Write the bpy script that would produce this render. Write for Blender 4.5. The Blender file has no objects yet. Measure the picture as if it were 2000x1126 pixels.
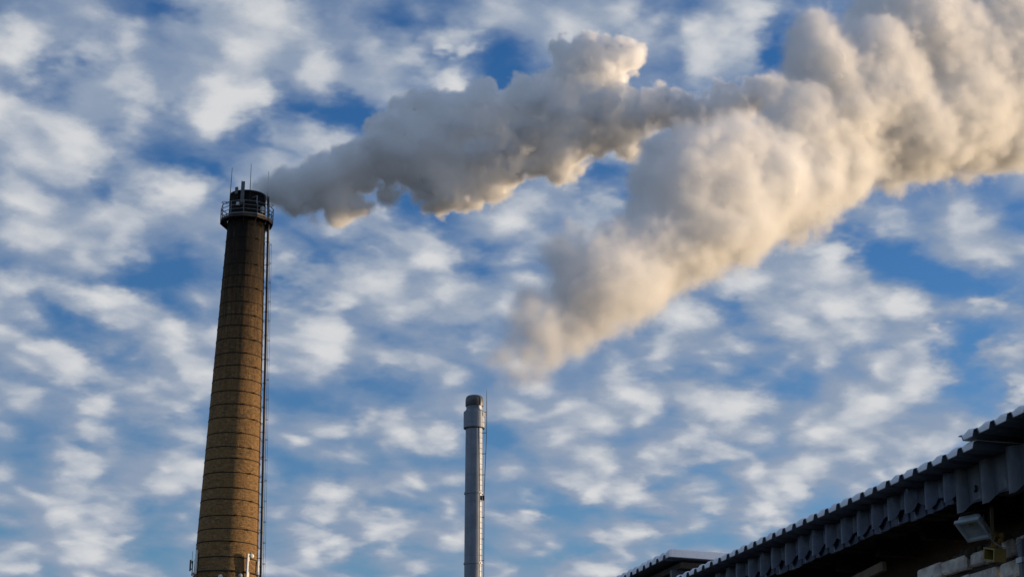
import bpy, bmesh, math, random
from mathutils import Vector, Matrix, noise as mnoise

random.seed(7)
S = bpy.context.scene
COL = S.collection
R = math.radians

# ------------------------------------------------------------------ camera, sky, sun, exposure
EYE = Vector((0, 0, 1.6))
PITCH = R(18.0)
FPX = 3400.0
cd = bpy.data.cameras.new('camera')
cam = bpy.data.objects.new('camera', cd)
COL.objects.link(cam)
cam.location = EYE
cam.rotation_euler = (R(90) + PITCH, 0, 0)
cd.sensor_width = 36.0
cd.lens = 36.0 * FPX / 2000.0
cd.clip_start = 0.1
cd.clip_end = 6000
S.camera = cam

SUN_AZ, SUN_EL = R(77), R(4.8)          # azimuth clockwise from +Y
SUN_STRENGTH = 5.0
SKY_STRENGTH = 0.13
sd = bpy.data.lights.new('sun', 'SUN')
sun = bpy.data.objects.new('sun', sd)
COL.objects.link(sun)
sd.energy = SUN_STRENGTH
sd.angle = R(0.5)
sd.color = (1.0, 0.74, 0.46)
sv = Vector((math.sin(SUN_AZ) * math.cos(SUN_EL), math.cos(SUN_AZ) * math.cos(SUN_EL), math.sin(SUN_EL)))
sun.rotation_euler = sv.to_track_quat('Z', 'Y').to_euler()
sun.location = (60, 20, 60)

S.view_settings.view_transform = 'Standard'
S.view_settings.look = 'None'
S.view_settings.exposure = 0.0
S.view_settings.gamma = 1.0
S.render.engine = 'CYCLES'
S.cycles.max_bounces = 12
S.cycles.diffuse_bounces = 4
S.cycles.glossy_bounces = 3
S.cycles.volume_bounces = 8
S.cycles.transparent_max_bounces = 24
S.cycles.volume_step_rate = 2.5
S.cycles.use_denoising = True


# ------------------------------------------------------------------ small node helper
class NT:
    """a thin wrapper: every call adds one node and returns its output"""
    def __init__(self, tree):
        self.t = tree

    def node(self, idname, inputs=None, **props):
        n = self.t.nodes.new(idname)
        for k, v in props.items():
            setattr(n, k, v)
        for k, v in (inputs or {}).items():
            s = n.inputs[k]
            if isinstance(v, bpy.types.NodeSocket):
                self.t.links.new(v, s)
            else:
                s.default_value = v
        return n

    def m(self, op, a, b=0.0, c=0.0, clamp=False):
        return self.node('ShaderNodeMath', {0: a, 1: b, 2: c}, operation=op, use_clamp=clamp).outputs[0]

    def v(self, op, a, b=(0, 0, 0)):
        n = self.node('ShaderNodeVectorMath', {0: a, 1: b}, operation=op)
        return n.outputs['Value'] if op in ('DOT_PRODUCT', 'DISTANCE', 'LENGTH') else n.outputs[0]

    def scale(self, a, s):
        return self.node('ShaderNodeVectorMath', {0: a, 'Scale': s}, operation='SCALE').outputs[0]

    def noise(self, vec, scale, detail=4.0, rough=0.5, lac=2.0, dist=0.0, out=0, norm=True):
        n = self.node('ShaderNodeTexNoise', {'Vector': vec, 'Scale': scale, 'Detail': detail, 'Roughness': rough,
                                             'Lacunarity': lac, 'Distortion': dist}, normalize=norm)
        return n.outputs[out]

    def ramp(self, f, a, b, lo=0.0, hi=1.0, smooth=True):
        n = self.node('ShaderNodeMapRange', {'Value': f, 'From Min': a, 'From Max': b, 'To Min': lo, 'To Max': hi},
                      interpolation_type='SMOOTHSTEP' if smooth else 'LINEAR')
        return n.outputs[0]

    def mix(self, f, a, b, blend='MIX'):
        n = self.node('ShaderNodeMix', None, data_type='RGBA', blend_type=blend)
        for k, v in ((0, f), (6, a), (7, b)):
            if isinstance(v, bpy.types.NodeSocket):
                self.t.links.new(v, n.inputs[k])
            else:
                n.inputs[k].default_value = v if k == 0 else (*v, 1.0)[:4]
        return n.outputs[2]


# ------------------------------------------------------------------ camera rays of the layout survey
CP, SP = math.cos(PITCH), math.sin(PITCH)


def ray(px, py):
    x, u, f = px - 1000.0, 563.0 - py, FPX
    return Vector((x, f * CP - u * SP, f * SP + u * CP)) / FPX


def at_dist(px, py, dist):
    """survey point at horizontal distance dist"""
    r = ray(px, py)
    return EYE + r * (dist / math.hypot(r.x, r.y))


# ------------------------------------------------------------------ sky
world = bpy.data.worlds.new('World')
S.world = world
world.use_nodes = True
wt = world.node_tree
wt.nodes.clear()
W = NT(wt)
tc = W.node('ShaderNodeTexCoord').outputs['Generated']
d = W.v('NORMALIZE', tc)
sky = W.node('ShaderNodeTexSky', sky_type='NISHITA', sun_disc=False, sun_elevation=SUN_EL, sun_rotation=SUN_AZ,
             altitude=0.0, air_density=1.0, dust_density=0.3, ozone_density=3.0).outputs[0]
sx = W.node('ShaderNodeSeparateXYZ', {0: d})
dz = sx.outputs[2]
# broad gaps and banks of the cloud deck, as directions in the sky: (px, py, angular size px, weight)
BANKS = [
    # puffs
    (30, 75, 75, .24), (20, 190, 80, .18), (150, 255, 135, .26), (240, 135, 110, .18), (400, 100, 150, .17), (540, 110, 110, .15),
    (460, 15, 110, .18), (430, 205, 85, .30), (575, 260, 62, .28), (20, 330, 100, .16), (335, 370, 70, .26), (750, 125, 90, .24),
    (920, 105, 32, .22), (880, 165, 45, .22), (1060, 60, 140, .14), (1390, 100, 125, .30), (1450, 50, 70, .2), (120, 455, 110, .22), (60, 560, 120, .15),
    (190, 575, 75, .26), (70, 700, 120, .18), (170, 725, 70, .16), (290, 650, 90, .24), (370, 705, 90, .20), (330, 420, 120, .14),
    (565, 525, 62, .26), (570, 600, 55, .18), (720, 440, 75, .13), (850, 500, 85, .22), (740, 570, 100, .22), (910, 610, 110, .22),
    (640, 660, 120, .22), (830, 700, 80, .14), (1060, 385, 110, .20), (1180, 425, 60, .22), (260, 780, 75, .24), (180, 880, 85, .22),
    (340, 925, 95, .18), (240, 965, 85, .18), (120, 1000, 110, .14), (150, 1075, 140, .20), (660, 960, 90, .15), (750, 825, 70, .24),
    (850, 850, 75, .22), (680, 990, 75, .22), (790, 1040, 90, .20), (640, 1065, 62, .26), (590, 1110, 80, .16), (1100, 830, 140, .20),
    (1190, 950, 110, .26), (1010, 1020, 55, .2), (1140, 1115, 70, .24), (1300, 600, 100, .24), (1340, 640, 90, .14), (1630, 470, 75, .34),
    (1560, 530, 105, .28), (1710, 595, 105, .36), (1580, 650, 110, .15), (1790, 700, 85, .26), (1860, 470, 120, .26), (1915, 590, 36, .3),
    (1838, 630, 26, .24), (1970, 690, 55, .22), (1290, 760, 95, .24), (1430, 810, 105, .32), (1530, 940, 110, .26), (1680, 820, 150, .22),
    (1700, 880, 95, .16), (1460, 1005, 65, .28), (1290, 890, 60, .2), (1240, 1040, 65, .28), (1990, 760, 36, .36), (1330, 975, 55, .18), (1210, 950, 60, .12),
    # gaps
    (112, 110, 55, -.34), (345, 10, 40, -.2), (285, 215, 80, -.34), (545, 165, 70, -.30), (480, 270, 85, -.32), (390, 340, 55, -.34),
    (200, 350, 55, -.2), (660, 220, 80, -.32), (800, 20, 100, -.26), (870, 75, 55, -.30), (990, 140, 70, -.26), (1270, 40, 80, -.26), (1290, 130, 40, -.2),
    (1545, 60, 60, -.40), (1195, 345, 70, -.42), (65, 505, 80, -.24), (330, 570, 110, -.26), (250, 530, 60, -.22), (110, 620, 90, -.28),
    (240, 690, 60, -.20), (90, 755, 90, -.22), (655, 485, 70, -.26), (620, 565, 40, -.22), (810, 415, 80, -.26), (970, 500, 60, -.24), (830, 545, 45, -.18),
    (900, 670, 70, -.30), (970, 610, 40, -.2), (750, 740, 60, -.2), (345, 835, 60, -.22), (110, 875, 70, -.18), (345, 985, 70, -.20),
    (310, 1050, 90, -.22), (680, 800, 60, -.24), (750, 985, 60, -.26), (735, 1085, 70, -.22), (1000, 850, 55, -.2), (1060, 990, 80, -.22),
    (1110, 1075, 80, -.24), (1270, 990, 60, -.14), (1415, 590, 70, -.28), (1500, 690, 70, -.30), (1760, 500, 110, -.38), (1700, 430, 60, -.30),
    (1840, 560, 90, -.30), (1885, 665, 80, -.34), (1940, 740, 60, -.28), (1525, 830, 65, -.26), (1390, 905, 60, -.2), (1400, 1030, 80, -.26),
    (1930, 800, 50, -.18)]


ELIFT = 0.30
plane_den = W.m('ADD', W.m('MAXIMUM', dz, -0.1), ELIFT)
plane = W.node('ShaderNodeCombineXYZ', {0: W.m('DIVIDE', sx.outputs[0], plane_den), 1: W.m('DIVIDE', sx.outputs[1], plane_den), 2: 0.37}).outputs[0]
warp = W.noise(plane, 10.0, 2.0, 0.5, out=1)
q = W.v('ADD', plane, W.scale(W.v('SUBTRACT', warp, (0.5, 0.5, 0.5)), 0.055))
fray = W.noise(plane, 75.0, 3.0, 0.6, out=1)
q = W.v('ADD', q, W.scale(W.v('SUBTRACT', fray, (0.5, 0.5, 0.5)), 0.012))


def cloud_noise(p):
    p = W.v('SUBTRACT', p, W.scale(W.node('ShaderNodeCombineXYZ', {0: 0.8, 1: 0.6, 2: 0.0}).outputs[0], W.m('MULTIPLY', W.v('DOT_PRODUCT', p, (0.8, 0.6, 0.0)), 0.17)))
    vo = W.node('ShaderNodeTexVoronoi', {'Vector': p, 'Scale': 18.0, 'Smoothness': 0.5, 'Randomness': 1.0}, feature='SMOOTH_F1', voronoi_dimensions='2D').outputs['Distance']
    puff = W.m('SUBTRACT', 0.92, vo)
    return W.m('ADD', W.m('MULTIPLY', puff, 0.30), W.m('ADD', W.m('MULTIPLY', W.noise(p, 13.5, 2.0, 0.48), 0.53), W.m('MULTIPLY', W.noise(p, 46.0, 4.0, 0.62), 0.075)))


c0 = cloud_noise(q)
to_sun = Vector((math.sin(SUN_AZ), math.cos(SUN_AZ), 0)) * 0.02
c1 = cloud_noise(W.v('ADD', q, tuple(to_sun)))
qb = W.v('ADD', q, W.scale(W.v('SUBTRACT', W.noise(plane, 22.0, 3.0, 0.55, out=1), (0.5, 0.5, 0.5)), 0.10))
bank = None
for (bx, by, br, bw) in BANKS:
    r = ray(bx, by).normalized()
    k = r.z + ELIFT
    g = W.ramp(W.v('DISTANCE', qb, (r.x / k, r.y / k, 0.37)), 0.0, 1.55 * br / FPX / k, 1.0, 0.0)
    bank = W.m('MULTIPLY_ADD', g, bw if bw > 0 else 0.47 * bw, bank if bank is not None else 0.0)
cov = W.m('ADD', c0, W.m('MULTIPLY', bank, 1.0))
alpha = W.ramp(cov, 0.23, 0.60)
relief = W.m('MULTIPLY', W.m('SUBTRACT', c0, c1), 1.3)
lit = W.ramp(W.m('ADD', relief, cov), 0.42, 1.0)
ccol = W.mix(lit, (0.265, 0.335, 0.455), (0.67, 0.68, 0.695))
ccol = W.scale(ccol, 1.0 / SKY_STRENGTH)
skyb = W.mix(1.0, sky, W.mix(W.ramp(dz, 0.10, 0.45), (1.25, 1.40, 1.70), (0.68, 1.18, 1.72)), 'MULTIPLY')
colr = W.mix(W.m('MULTIPLY', alpha, W.ramp(dz, 0.0, 0.06)), skyb, ccol)
bg = W.node('ShaderNodeBackground', {'Color': colr, 'Strength': SKY_STRENGTH})
wo = W.node('ShaderNodeOutputWorld', {'Surface': bg.outputs[0]})
world.cycles.sampling_method = 'MANUAL'
world.cycles.sample_map_resolution = 512


# ------------------------------------------------------------------ object helpers
def link(name, mesh, mat=None, parent=None):
    o = bpy.data.objects.new(name, mesh)
    COL.objects.link(o)
    if mat is not None:
        mesh.materials.append(mat)
    if parent is not None:
        o.parent = parent
    return o


def tag(o, label=None, cat=None, group=None, kind=None):
    for k, v in (('label', label), ('category', cat), ('group', group), ('kind', kind)):
        if v:
            o[k] = v
    return o


def thing(name, label, cat, loc=(0, 0, 0), group=None):
    o = bpy.data.objects.new(name, None)
    o.empty_display_size = 0.2
    COL.objects.link(o)
    o.location = loc
    return tag(o, label, cat, group)


# ------------------------------------------------------------------ materials
def material(name):
    m = bpy.data.materials.new(name)
    m.use_nodes = True
    m.node_tree.nodes.clear()
    return m, NT(m.node_tree)


CH_D, ST_D = 130.0, 96.0
rnd = random.Random(3)


# ------------------------------------------------------------------ mesh builder
class MB:
    def __init__(self):
        self.bm = bmesh.new()

    def quad(self, *pts):
        self.bm.faces.new([self.bm.verts.new(p) for p in pts])

    def box(self, c, size, rot=None, bevel=0.0):
        M = Matrix.Translation(Vector(c)) @ (rot.to_4x4() if rot is not None else Matrix.Identity(4)) @ Matrix.Diagonal((*size, 1))
        r = bmesh.ops.create_cube(self.bm, size=1.0, matrix=M)
        if bevel:
            es = list({e for v in r['verts'] for e in v.link_edges})
            bmesh.ops.bevel(self.bm, geom=es, offset=bevel, segments=1, affect='EDGES')
        return self

    def beam(self, a, b, w, h, up=Vector((0, 0, 1))):
        a, b = Vector(a), Vector(b)
        x = (b - a).normalized()
        y = up.cross(x).normalized()
        z = x.cross(y)
        rot = Matrix((x, y, z)).transposed()
        return self.box((a + b) / 2, ((b - a).length, w, h), rot)

    def tube(self, pts, r, n=8, closed=False, caps=True):
        pts = [Vector(p) for p in pts]
        rings = []
        m = len(pts)
        last = None
        for i, p in enumerate(pts):
            if closed:
                t = (pts[(i + 1) % m] - pts[i - 1]).normalized()
            else:
                t = (pts[min(i + 1, m - 1)] - pts[max(i - 1, 0)]).normalized()
            if last is None:
                ref = Vector((0, 0, 1)) if abs(t.z) < 0.9 else Vector((1, 0, 0))
                x = ref.cross(t).normalized()
            else:
                x = (last - t * last.dot(t)).normalized()
            last = x
            y = t.cross(x)
            rr = r[i] if isinstance(r, (list, tuple)) else r
            rings.append([self.bm.verts.new(p + (x * math.cos(2 * math.pi * k / n) + y * math.sin(2 * math.pi * k / n)) * rr) for k in range(n)])
        for i in range(m if closed else m - 1):
            A, B = rings[i], rings[(i + 1) % m]
            for k in range(n):
                self.bm.faces.new((A[k], A[(k + 1) % n], B[(k + 1) % n], B[k]))
        if caps and not closed:
            self.bm.faces.new(rings[0][::-1])
            self.bm.faces.new(rings[-1])
        return self

    def lathe(self, prof, n=64, close=False, center=(0, 0, 0)):
        c = Vector(center)
        rings = []
        for (r, z) in prof:
            rings.append([self.bm.verts.new(c + Vector((r * math.cos(2 * math.pi * k / n), r * math.sin(2 * math.pi * k / n), z))) for k in range(n)])
        m = len(rings)
        for i in range(m if close else m - 1):
            A, B = rings[i], rings[(i + 1) % m]
            for k in range(n):
                self.bm.faces.new((A[k], A[(k + 1) % n], B[(k + 1) % n], B[k]))
        return self

    def build(self, name, mat, parent=None, smooth=False, angle=40):
        bmesh.ops.recalc_face_normals(self.bm, faces=self.bm.faces)
        me = bpy.data.meshes.new(name)
        self.bm.to_mesh(me)
        self.bm.free()
        o = link(name, me, mat, parent)
        if smooth:
            me.shade_smooth()
            me.set_sharp_from_angle(angle=R(angle))
        return o


def simple(name, col, rough=0.6, metal=0.0, bump=0.0, bscale=20.0, var=0.15, spec=0.5, vscale=3.0):
    """a painted or bare surface with slight blotchy variation and roughness changes"""
    m, N = material(name)
    co = N.node('ShaderNodeTexCoord').outputs['Object']
    n = N.noise(co, vscale, 5.0, 0.6)
    c = N.mix(N.ramp(n, 0.3, 0.75), tuple(x * (1 - var) for x in col), tuple(min(1, x * (1 + var)) for x in col))
    ins = {'Base Color': c, 'Roughness': N.ramp(N.noise(co, vscale * 4, 4.0, 0.6), 0.25, 0.75, max(0.05, rough - 0.1), min(1, rough + 0.1)), 'Metallic': metal,
           'Specular IOR Level': spec}
    if bump:
        b = N.node('ShaderNodeBump', {'Height': N.noise(co, bscale, 5.0, 0.6), 'Strength': 1.0, 'Distance': bump})
        ins['Normal'] = b.outputs[0]
    bs = N.node('ShaderNodeBsdfPrincipled', ins)
    N.node('ShaderNodeOutputMaterial', {'Surface': bs.outputs[0]})
    return m


def brick_shaft_material(height):
    m, N = material('sooty_brick')
    co = N.node('ShaderNodeTexCoord').outputs['Object']
    s = N.node('ShaderNodeSeparateXYZ', {0: co})
    ang = N.m('ARCTAN2', s.outputs[1], s.outputs[0])
    uv = N.node('ShaderNodeCombineXYZ', {0: N.m('MULTIPLY', ang, 2.0), 1: s.outputs[2], 2: 0.0}).outputs[0]
    bt = N.node('ShaderNodeTexBrick', {'Vector': uv, 'Color1': (0.38, 0.225, 0.092, 1), 'Color2': (0.11, 0.062, 0.028, 1), 'Mortar': (0.29, 0.19, 0.095, 1),
                                       'Scale': 1.0, 'Mortar Size': 0.012, 'Mortar Smooth': 0.3, 'Bias': 0.0, 'Brick Width': 0.26, 'Row Height': 0.088})
    blot = N.noise(co, 1.3, 7.0, 0.72)
    c = N.mix(N.ramp(blot, 0.35, 0.68), bt.outputs[0], (0.29, 0.17, 0.070))
    spall = N.ramp(N.noise(co, 4.5, 5.0, 0.7), 0.56, 0.70)
    c = N.mix(N.m('MULTIPLY', spall, 0.7), c, (0.52, 0.35, 0.17))
    pits = N.ramp(N.noise(co, 7.0, 4.0, 0.65), 0.60, 0.70)
    c = N.mix(N.m('MULTIPLY', pits, 0.8), c, (0.03, 0.02, 0.013))
    # soot: streaks running down from the mouth, strongest at the top
    st = N.noise(N.v('MULTIPLY', co, (4.5, 4.5, 0.30)), 1.0, 7.0, 0.75)
    top = N.ramp(s.outputs[2], height - 24.0, height - 1.0)
    soot = N.m('MULTIPLY', N.ramp(N.m('ADD', st, N.m('MULTIPLY', top, 0.45)), 0.42, 0.95), N.m('MULTIPLY_ADD', top, 0.72, 0.30))
    c = N.mix(soot, c, (0.020, 0.017, 0.015))
    c = N.mix(N.ramp(s.outputs[2], height - 2.3, height - 1.4, 0.0, 0.90), c, (0.016, 0.0145, 0.014))
    h = N.m('ADD', N.m('MULTIPLY', bt.outputs[1], -0.5), N.m('MULTIPLY', N.noise(co, 5.0, 6.0, 0.7), 1.6))
    b = N.node('ShaderNodeBump', {'Height': h, 'Strength': 1.0, 'Distance': 0.06})
    bs = N.node('ShaderNodeBsdfPrincipled', {'Base Color': c, 'Roughness': 0.92, 'Specular IOR Level': 0.2, 'Normal': b.outputs[0]})
    N.node('ShaderNodeOutputMaterial', {'Surface': bs.outputs[0]})
    return m


M_steel = simple('galvanised_steel', (0.30, 0.32, 0.35), 0.45, 0.6, var=0.2)
M_rust = simple('dark_rusty_iron', (0.045, 0.032, 0.026), 0.8, 0.2, var=0.5, vscale=2.0)
M_soot = simple('sooty_steel_band', (0.022, 0.017, 0.014), 0.9, 0.0, var=0.4, spec=0.2)
M_black = simple('black_pipe', (0.012, 0.014, 0.02), 0.5, 0.0)
M_rail = simple('weathered_railing', (0.15, 0.155, 0.165), 0.55, 0.3, var=0.3)
M_white = simple('off_white_plastic', (0.74, 0.74, 0.70), 0.4, 0.0, var=0.05)
M_grey = simple('pale_grey_box', (0.42, 0.45, 0.48), 0.5, 0.0, var=0.1)
M_stack, N = material('stainless_cladding')
co = N.node('ShaderNodeTexCoord').outputs['Object']
zc = N.node('ShaderNodeSeparateXYZ', {0: co}).outputs[2]
st = N.noise(N.v('MULTIPLY', co, (5.0, 5.0, 0.12)), 1.0, 5.0, 0.65)
bl = N.noise(co, 1.6, 5.0, 0.6)
seam = N.m('LESS_THAN', N.m('ABSOLUTE', N.m('SUBTRACT', N.m('FRACT', N.m('DIVIDE', zc, 1.5)), 0.5)), 0.012)
c = N.mix(N.ramp(N.m('ADD', N.m('MULTIPLY', st, 0.6), N.m('MULTIPLY', bl, 0.4)), 0.35, 0.68), (0.15, 0.172, 0.21), (0.25, 0.275, 0.325))
c = N.mix(N.m('MULTIPLY', seam, 0.15), c, (0.03, 0.033, 0.04))
b = N.node('ShaderNodeBump', {'Height': N.m('ADD', N.noise(co, 0.9, 3.0, 0.5), N.m('MULTIPLY', seam, -0.2)), 'Strength': 1.0, 'Distance': 0.012})
bs = N.node('ShaderNodeBsdfPrincipled', {'Base Color': c, 'Metallic': 0.45, 'Roughness': N.ramp(st, 0.3, 0.7, 0.46, 0.58), 'Normal': b.outputs[0]})
N.node('ShaderNodeOutputMaterial', {'Surface': bs.outputs[0]})
M_cap = simple('sooty_steel_cap', (0.10, 0.10, 0.105), 0.5, 0.6, var=0.5, vscale=1.2)

# ------------------------------------------------------------------ ground
g = MB()
g.quad((-2500, -2500, 0), (2500, -2500, 0), (2500, 2500, 0), (-2500, 2500, 0))
m_ground, N = material('snowy_yard')
co = N.node('ShaderNodeTexCoord').outputs['Object']
n = N.noise(co, 0.12, 8.0, 0.65)
c = N.mix(N.ramp(n, 0.60, 0.74), (0.05, 0.047, 0.042), (0.16, 0.165, 0.175))
bs = N.node('ShaderNodeBsdfPrincipled', {'Base Color': c, 'Roughness': 1.0, 'Specular IOR Level': 0.0})
N.node('ShaderNodeOutputMaterial', {'Surface': bs.outputs[0]})
tag(g.build('ground', m_ground), kind='structure')

# ------------------------------------------------------------------ brick chimney
FWD = Vector((0, CP, SP))


def px_m(p):
    """metres per survey pixel at point p"""
    return (p - EYE).dot(FWD) / FPX


A1, A2 = at_dist(447.6, 1010, CH_D), at_dist(484.7, 383, CH_D)
ax = (A2 - A1).normalized()
base = A1 - ax * (A1.z / ax.z)
CH_H = (A2 - base).length
L1 = (A1 - base).length
r1, r2 = 57.9 * px_m(A1), 34.3 * px_m(A2)


def ch_z(py):
    """height along the axis seen at survey row py"""
    best = None
    lo, hi = 0.0, CH_H + 10
    for _ in range(50):
        mid = (lo + hi) / 2
        p = base + ax * mid - EYE
        row = 563 - FPX * (p.dot(Vector((0, -SP, CP)))) / p.dot(FWD)
        if row > py:
            lo = mid
        else:
            hi = mid
    return (lo + hi) / 2


def ch_r(z):
    return r1 + (r2 - r1) * (z - L1) / (CH_H - L1)


away = Vector((base.x, base.y, 0)).normalized()
CR = Vector((away.y, -away.x, 0))           # to the right as seen from the camera
chim = thing('brick_chimney', 'tall tapering brown brick chimney with steel bands and a railed platform near its sooty top', 'chimney', base)
zq = Matrix((CR, away, Vector((0, 0, 1)))).transposed().to_4x4()
tilt = Vector((0, 0, 1)).rotation_difference(ax).to_matrix().to_4x4()
chim.matrix_world = Matrix.Translation(base) @ tilt @ zq
# local frame: +X right, -Y towards the camera, Z up the shaft


def pol(phi, r, z):
    """point at angle phi (degrees, 0 faces the camera, 90 is to the right), radius r, height z"""
    return Vector((math.sin(R(phi)) * r, -math.cos(R(phi)) * r, z))


prof = [(ch_r(0), 0.0)]
zz = 1.0
while zz < CH_H - 0.3:
    prof.append((ch_r(zz), zz))
    zz += 1.0
rt = ch_r(CH_H)
prof += [(rt, CH_H - 0.25), (rt + 0.05, CH_H - 0.2), (rt + 0.05, CH_H), (rt - 0.35, CH_H), (rt - 0.35, CH_H - 4.0), (0.01, CH_H - 4.0)]
b = MB()
b.lathe(prof, 96)
b.build('shaft', brick_shaft_material(CH_H), chim, smooth=True, angle=30)
zb = ch_z(455)
dzb = (ch_z(475) - ch_z(1095)) / 24.0
zb = ch_z(475)
kb = 0
while zb > 1.0:
    b = MB()
    r = ch_r(zb)
    b.lathe([(r - 0.02, -0.032), (r + 0.02, -0.032), (r + 0.02, 0.032), (r - 0.02, 0.032)], 72, close=True)
    ph = (12 if kb % 2 else 40) + rnd.uniform(-5, 5)
    p = pol(ph, r + 0.05, 0)
    b.box(p, (0.16, 0.12, 0.10), Matrix.Rotation(R(ph), 3, 'Z'))
    b.tube([pol(ph - 6, r + 0.06, 0), pol(ph + 6, r + 0.06, 0)], 0.018, 6)
    o = b.build('steel_band', M_soot, chim)
    o.location = (0, 0, zb + rnd.uniform(-0.09, 0.09))
    o.rotation_euler = (rnd.uniform(-0.012, 0.012), rnd.uniform(-0.012, 0.012), 0)
    zb -= dzb
    kb += 1
    if zb < ch_z(1150):
        break

# platform
zd = ch_z(434)
RP = 51.5 * px_m(A2)
PH0, NP = -8.0, 12
plat = MB()
ri = ch_r(zd) + 0.03
poly_o = [pol(PH0 + 30 * k, RP, 0) for k in range(NP)]
poly_i = [pol(PH0 + 30 * k, ri / math.cos(R(15)), 0) for k in range(NP)]
for k in range(NP):
    a, bq, c, dq = poly_o[k], poly_o[(k + 1) % NP], poly_i[(k + 1) % NP], poly_i[k]
    for dzv in (0.0, -0.07):
        plat.quad(*[p + Vector((0, 0, dzv)) for p in (a, bq, c, dq)])
    plat.quad(a, bq, bq - Vector((0, 0, .07)), a - Vector((0, 0, .07)))
    plat.quad(c, dq, dq - Vector((0, 0, .07)), c - Vector((0, 0, .07)))
    # outer channel and bracket under each corner
    plat.beam(a * 0.985 - Vector((0, 0, 0.13)), bq * 0.985 - Vector((0, 0, 0.13)), 0.05, 0.12)
    plat.beam(pol(PH0 + 30 * k, RP - 0.05, -0.14), pol(PH0 + 30 * k, ri, -0.14), 0.06, 0.10)
    plat.beam(pol(PH0 + 30 * k, RP - 0.12, -0.16), pol(PH0 + 30 * k, ri - 0.01, -0.68), 0.05, 0.05)
pf = plat.build('platform', M_rust, chim)
pf.location = (0, 0, zd)
rail = MB()
RR = RP - 0.03
for k in range(NP):
    a = PH0 + 30 * k
    rail.beam(pol(a, RR, 0.0), pol(a, RR, 1.10), 0.06, 0.06, up=Vector((1, 0, 0.01)))
    for h, w in ((1.10, 0.055), (0.76, 0.04), (0.44, 0.04)):
        rail.beam(pol(a, RR, h), pol(a + 30, RR, h), 0.035, w)
    rail.beam(pol(a, RR - 0.01, 0.11), pol(a + 30, RR - 0.01, 0.11), 0.012, 0.09)
o = rail.build('railing', M_rail, pf)

# caged ladder and flue pipe on the right flank
zl0 = 0.5
PHL = 86.0
lad = MB()
for s in (-1, 1):
    pts = []
    z = zl0
    while z < CH_H - 0.2:
        pts.append(pol(PHL, ch_r(z) + 0.16, z) + Vector((0, s * 0.2, 0)))
        z += 2.0
    pts.append(pol(PHL, ch_r(CH_H) + 0.16, CH_H + 0.1) + Vector((0, s * 0.2, 0)))
    lad.tube(pts, 0.022, 6)
z = max(zl0, ch_z(1140))
while z < CH_H:
    p = pol(PHL, ch_r(z) + 0.16, z)
    lad.tube([p + Vector((0, -0.2, 0)), p + Vector((0, 0.2, 0))], 0.012, 5)
    z += 0.32
z = max(zl0, ch_z(1140))
while z < CH_H - 0.3:
    p = pol(PHL, ch_r(z), z)
    for s in (-1, 1):
        lad.tube([p + Vector((-0.03, s * 0.2, 0)), p + Vector((0.18, s * 0.2, 0))], 0.018, 5)
    z += 1.35
ladder = lad.build('ladder', M_rust, chim)
cage = MB()
z = max(zl0, ch_z(1140))
zh = []
while z < zd - 0.5:
    zh.append(z)
    z += 1.56
for z in zh:
    c = pol(PHL, ch_r(z) + 0.16, z)
    cage.tube([c + Vector((math.sin(R(t)) * 0.36, -math.cos(R(t)) * 0.27, 0)) for t in range(0, 181, 20)], 0.016, 5)
for t in (40, 90, 140):
    cage.tube([pol(PHL, ch_r(z) + 0.16, z) + Vector((math.sin(R(t)) * 0.355, -math.cos(R(t)) * 0.265, 0)) for z in zh], 0.011, 5)
cage.build('safety_cage', M_rust, ladder)
pipe = MB()
pts = [pol(76, ch_r(z) + 0.27, z) for z in [0.3 + i * 2 for i in range(int(CH_H / 2))] if z < zd - 0.4] + [pol(76, ch_r(zd) + 0.25, zd + 0.6), pol(76, ch_r(CH_H) + 0.22, CH_H - 0.1)]
pipe.tube(pts, 0.095, 12)
z = ch_z(1140)
while z < zd - 0.5:
    c = pol(76, ch_r(z) + 0.27, z)
    pipe.lathe([(0.10, -0.03), (0.125, -0.03), (0.125, 0.03), (0.10, 0.03)], 12, close=True, center=c)
    pipe.tube([pol(76, ch_r(z) - 0.03, z), c], 0.02, 5)
    z += 1.9
pipe.build('pipe', M_black, chim, smooth=True)

# lightning rods on the crown


def unproj(px, py, depth_of):
    """survey point on the ray of (px, py), on the upright plane through depth_of that faces the camera"""
    r = ray(px, py)
    return EYE + r * ((depth_of - EYE).dot(away) / r.dot(away))


inv = chim.matrix_world.inverted()
for (pa, pb) in (((453.7, 327), (448.0, 402)), ((490.8, 320), (487.6, 390)), ((525.0, 335), (522.0, 385)), ((472.6, 352), (472.6, 362))):
    near = base + ax * CH_H - away * (ch_r(CH_H) * (0.1 if pb[0] in (448.0, 522.0) else 1.02))
    b = MB()
    b.tube([inv @ unproj(pb[0], pb[1], near), inv @ unproj(*pa, near)], [0.035, 0.018], 6)
    b.build('lightning_rod', M_rust, chim)


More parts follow.
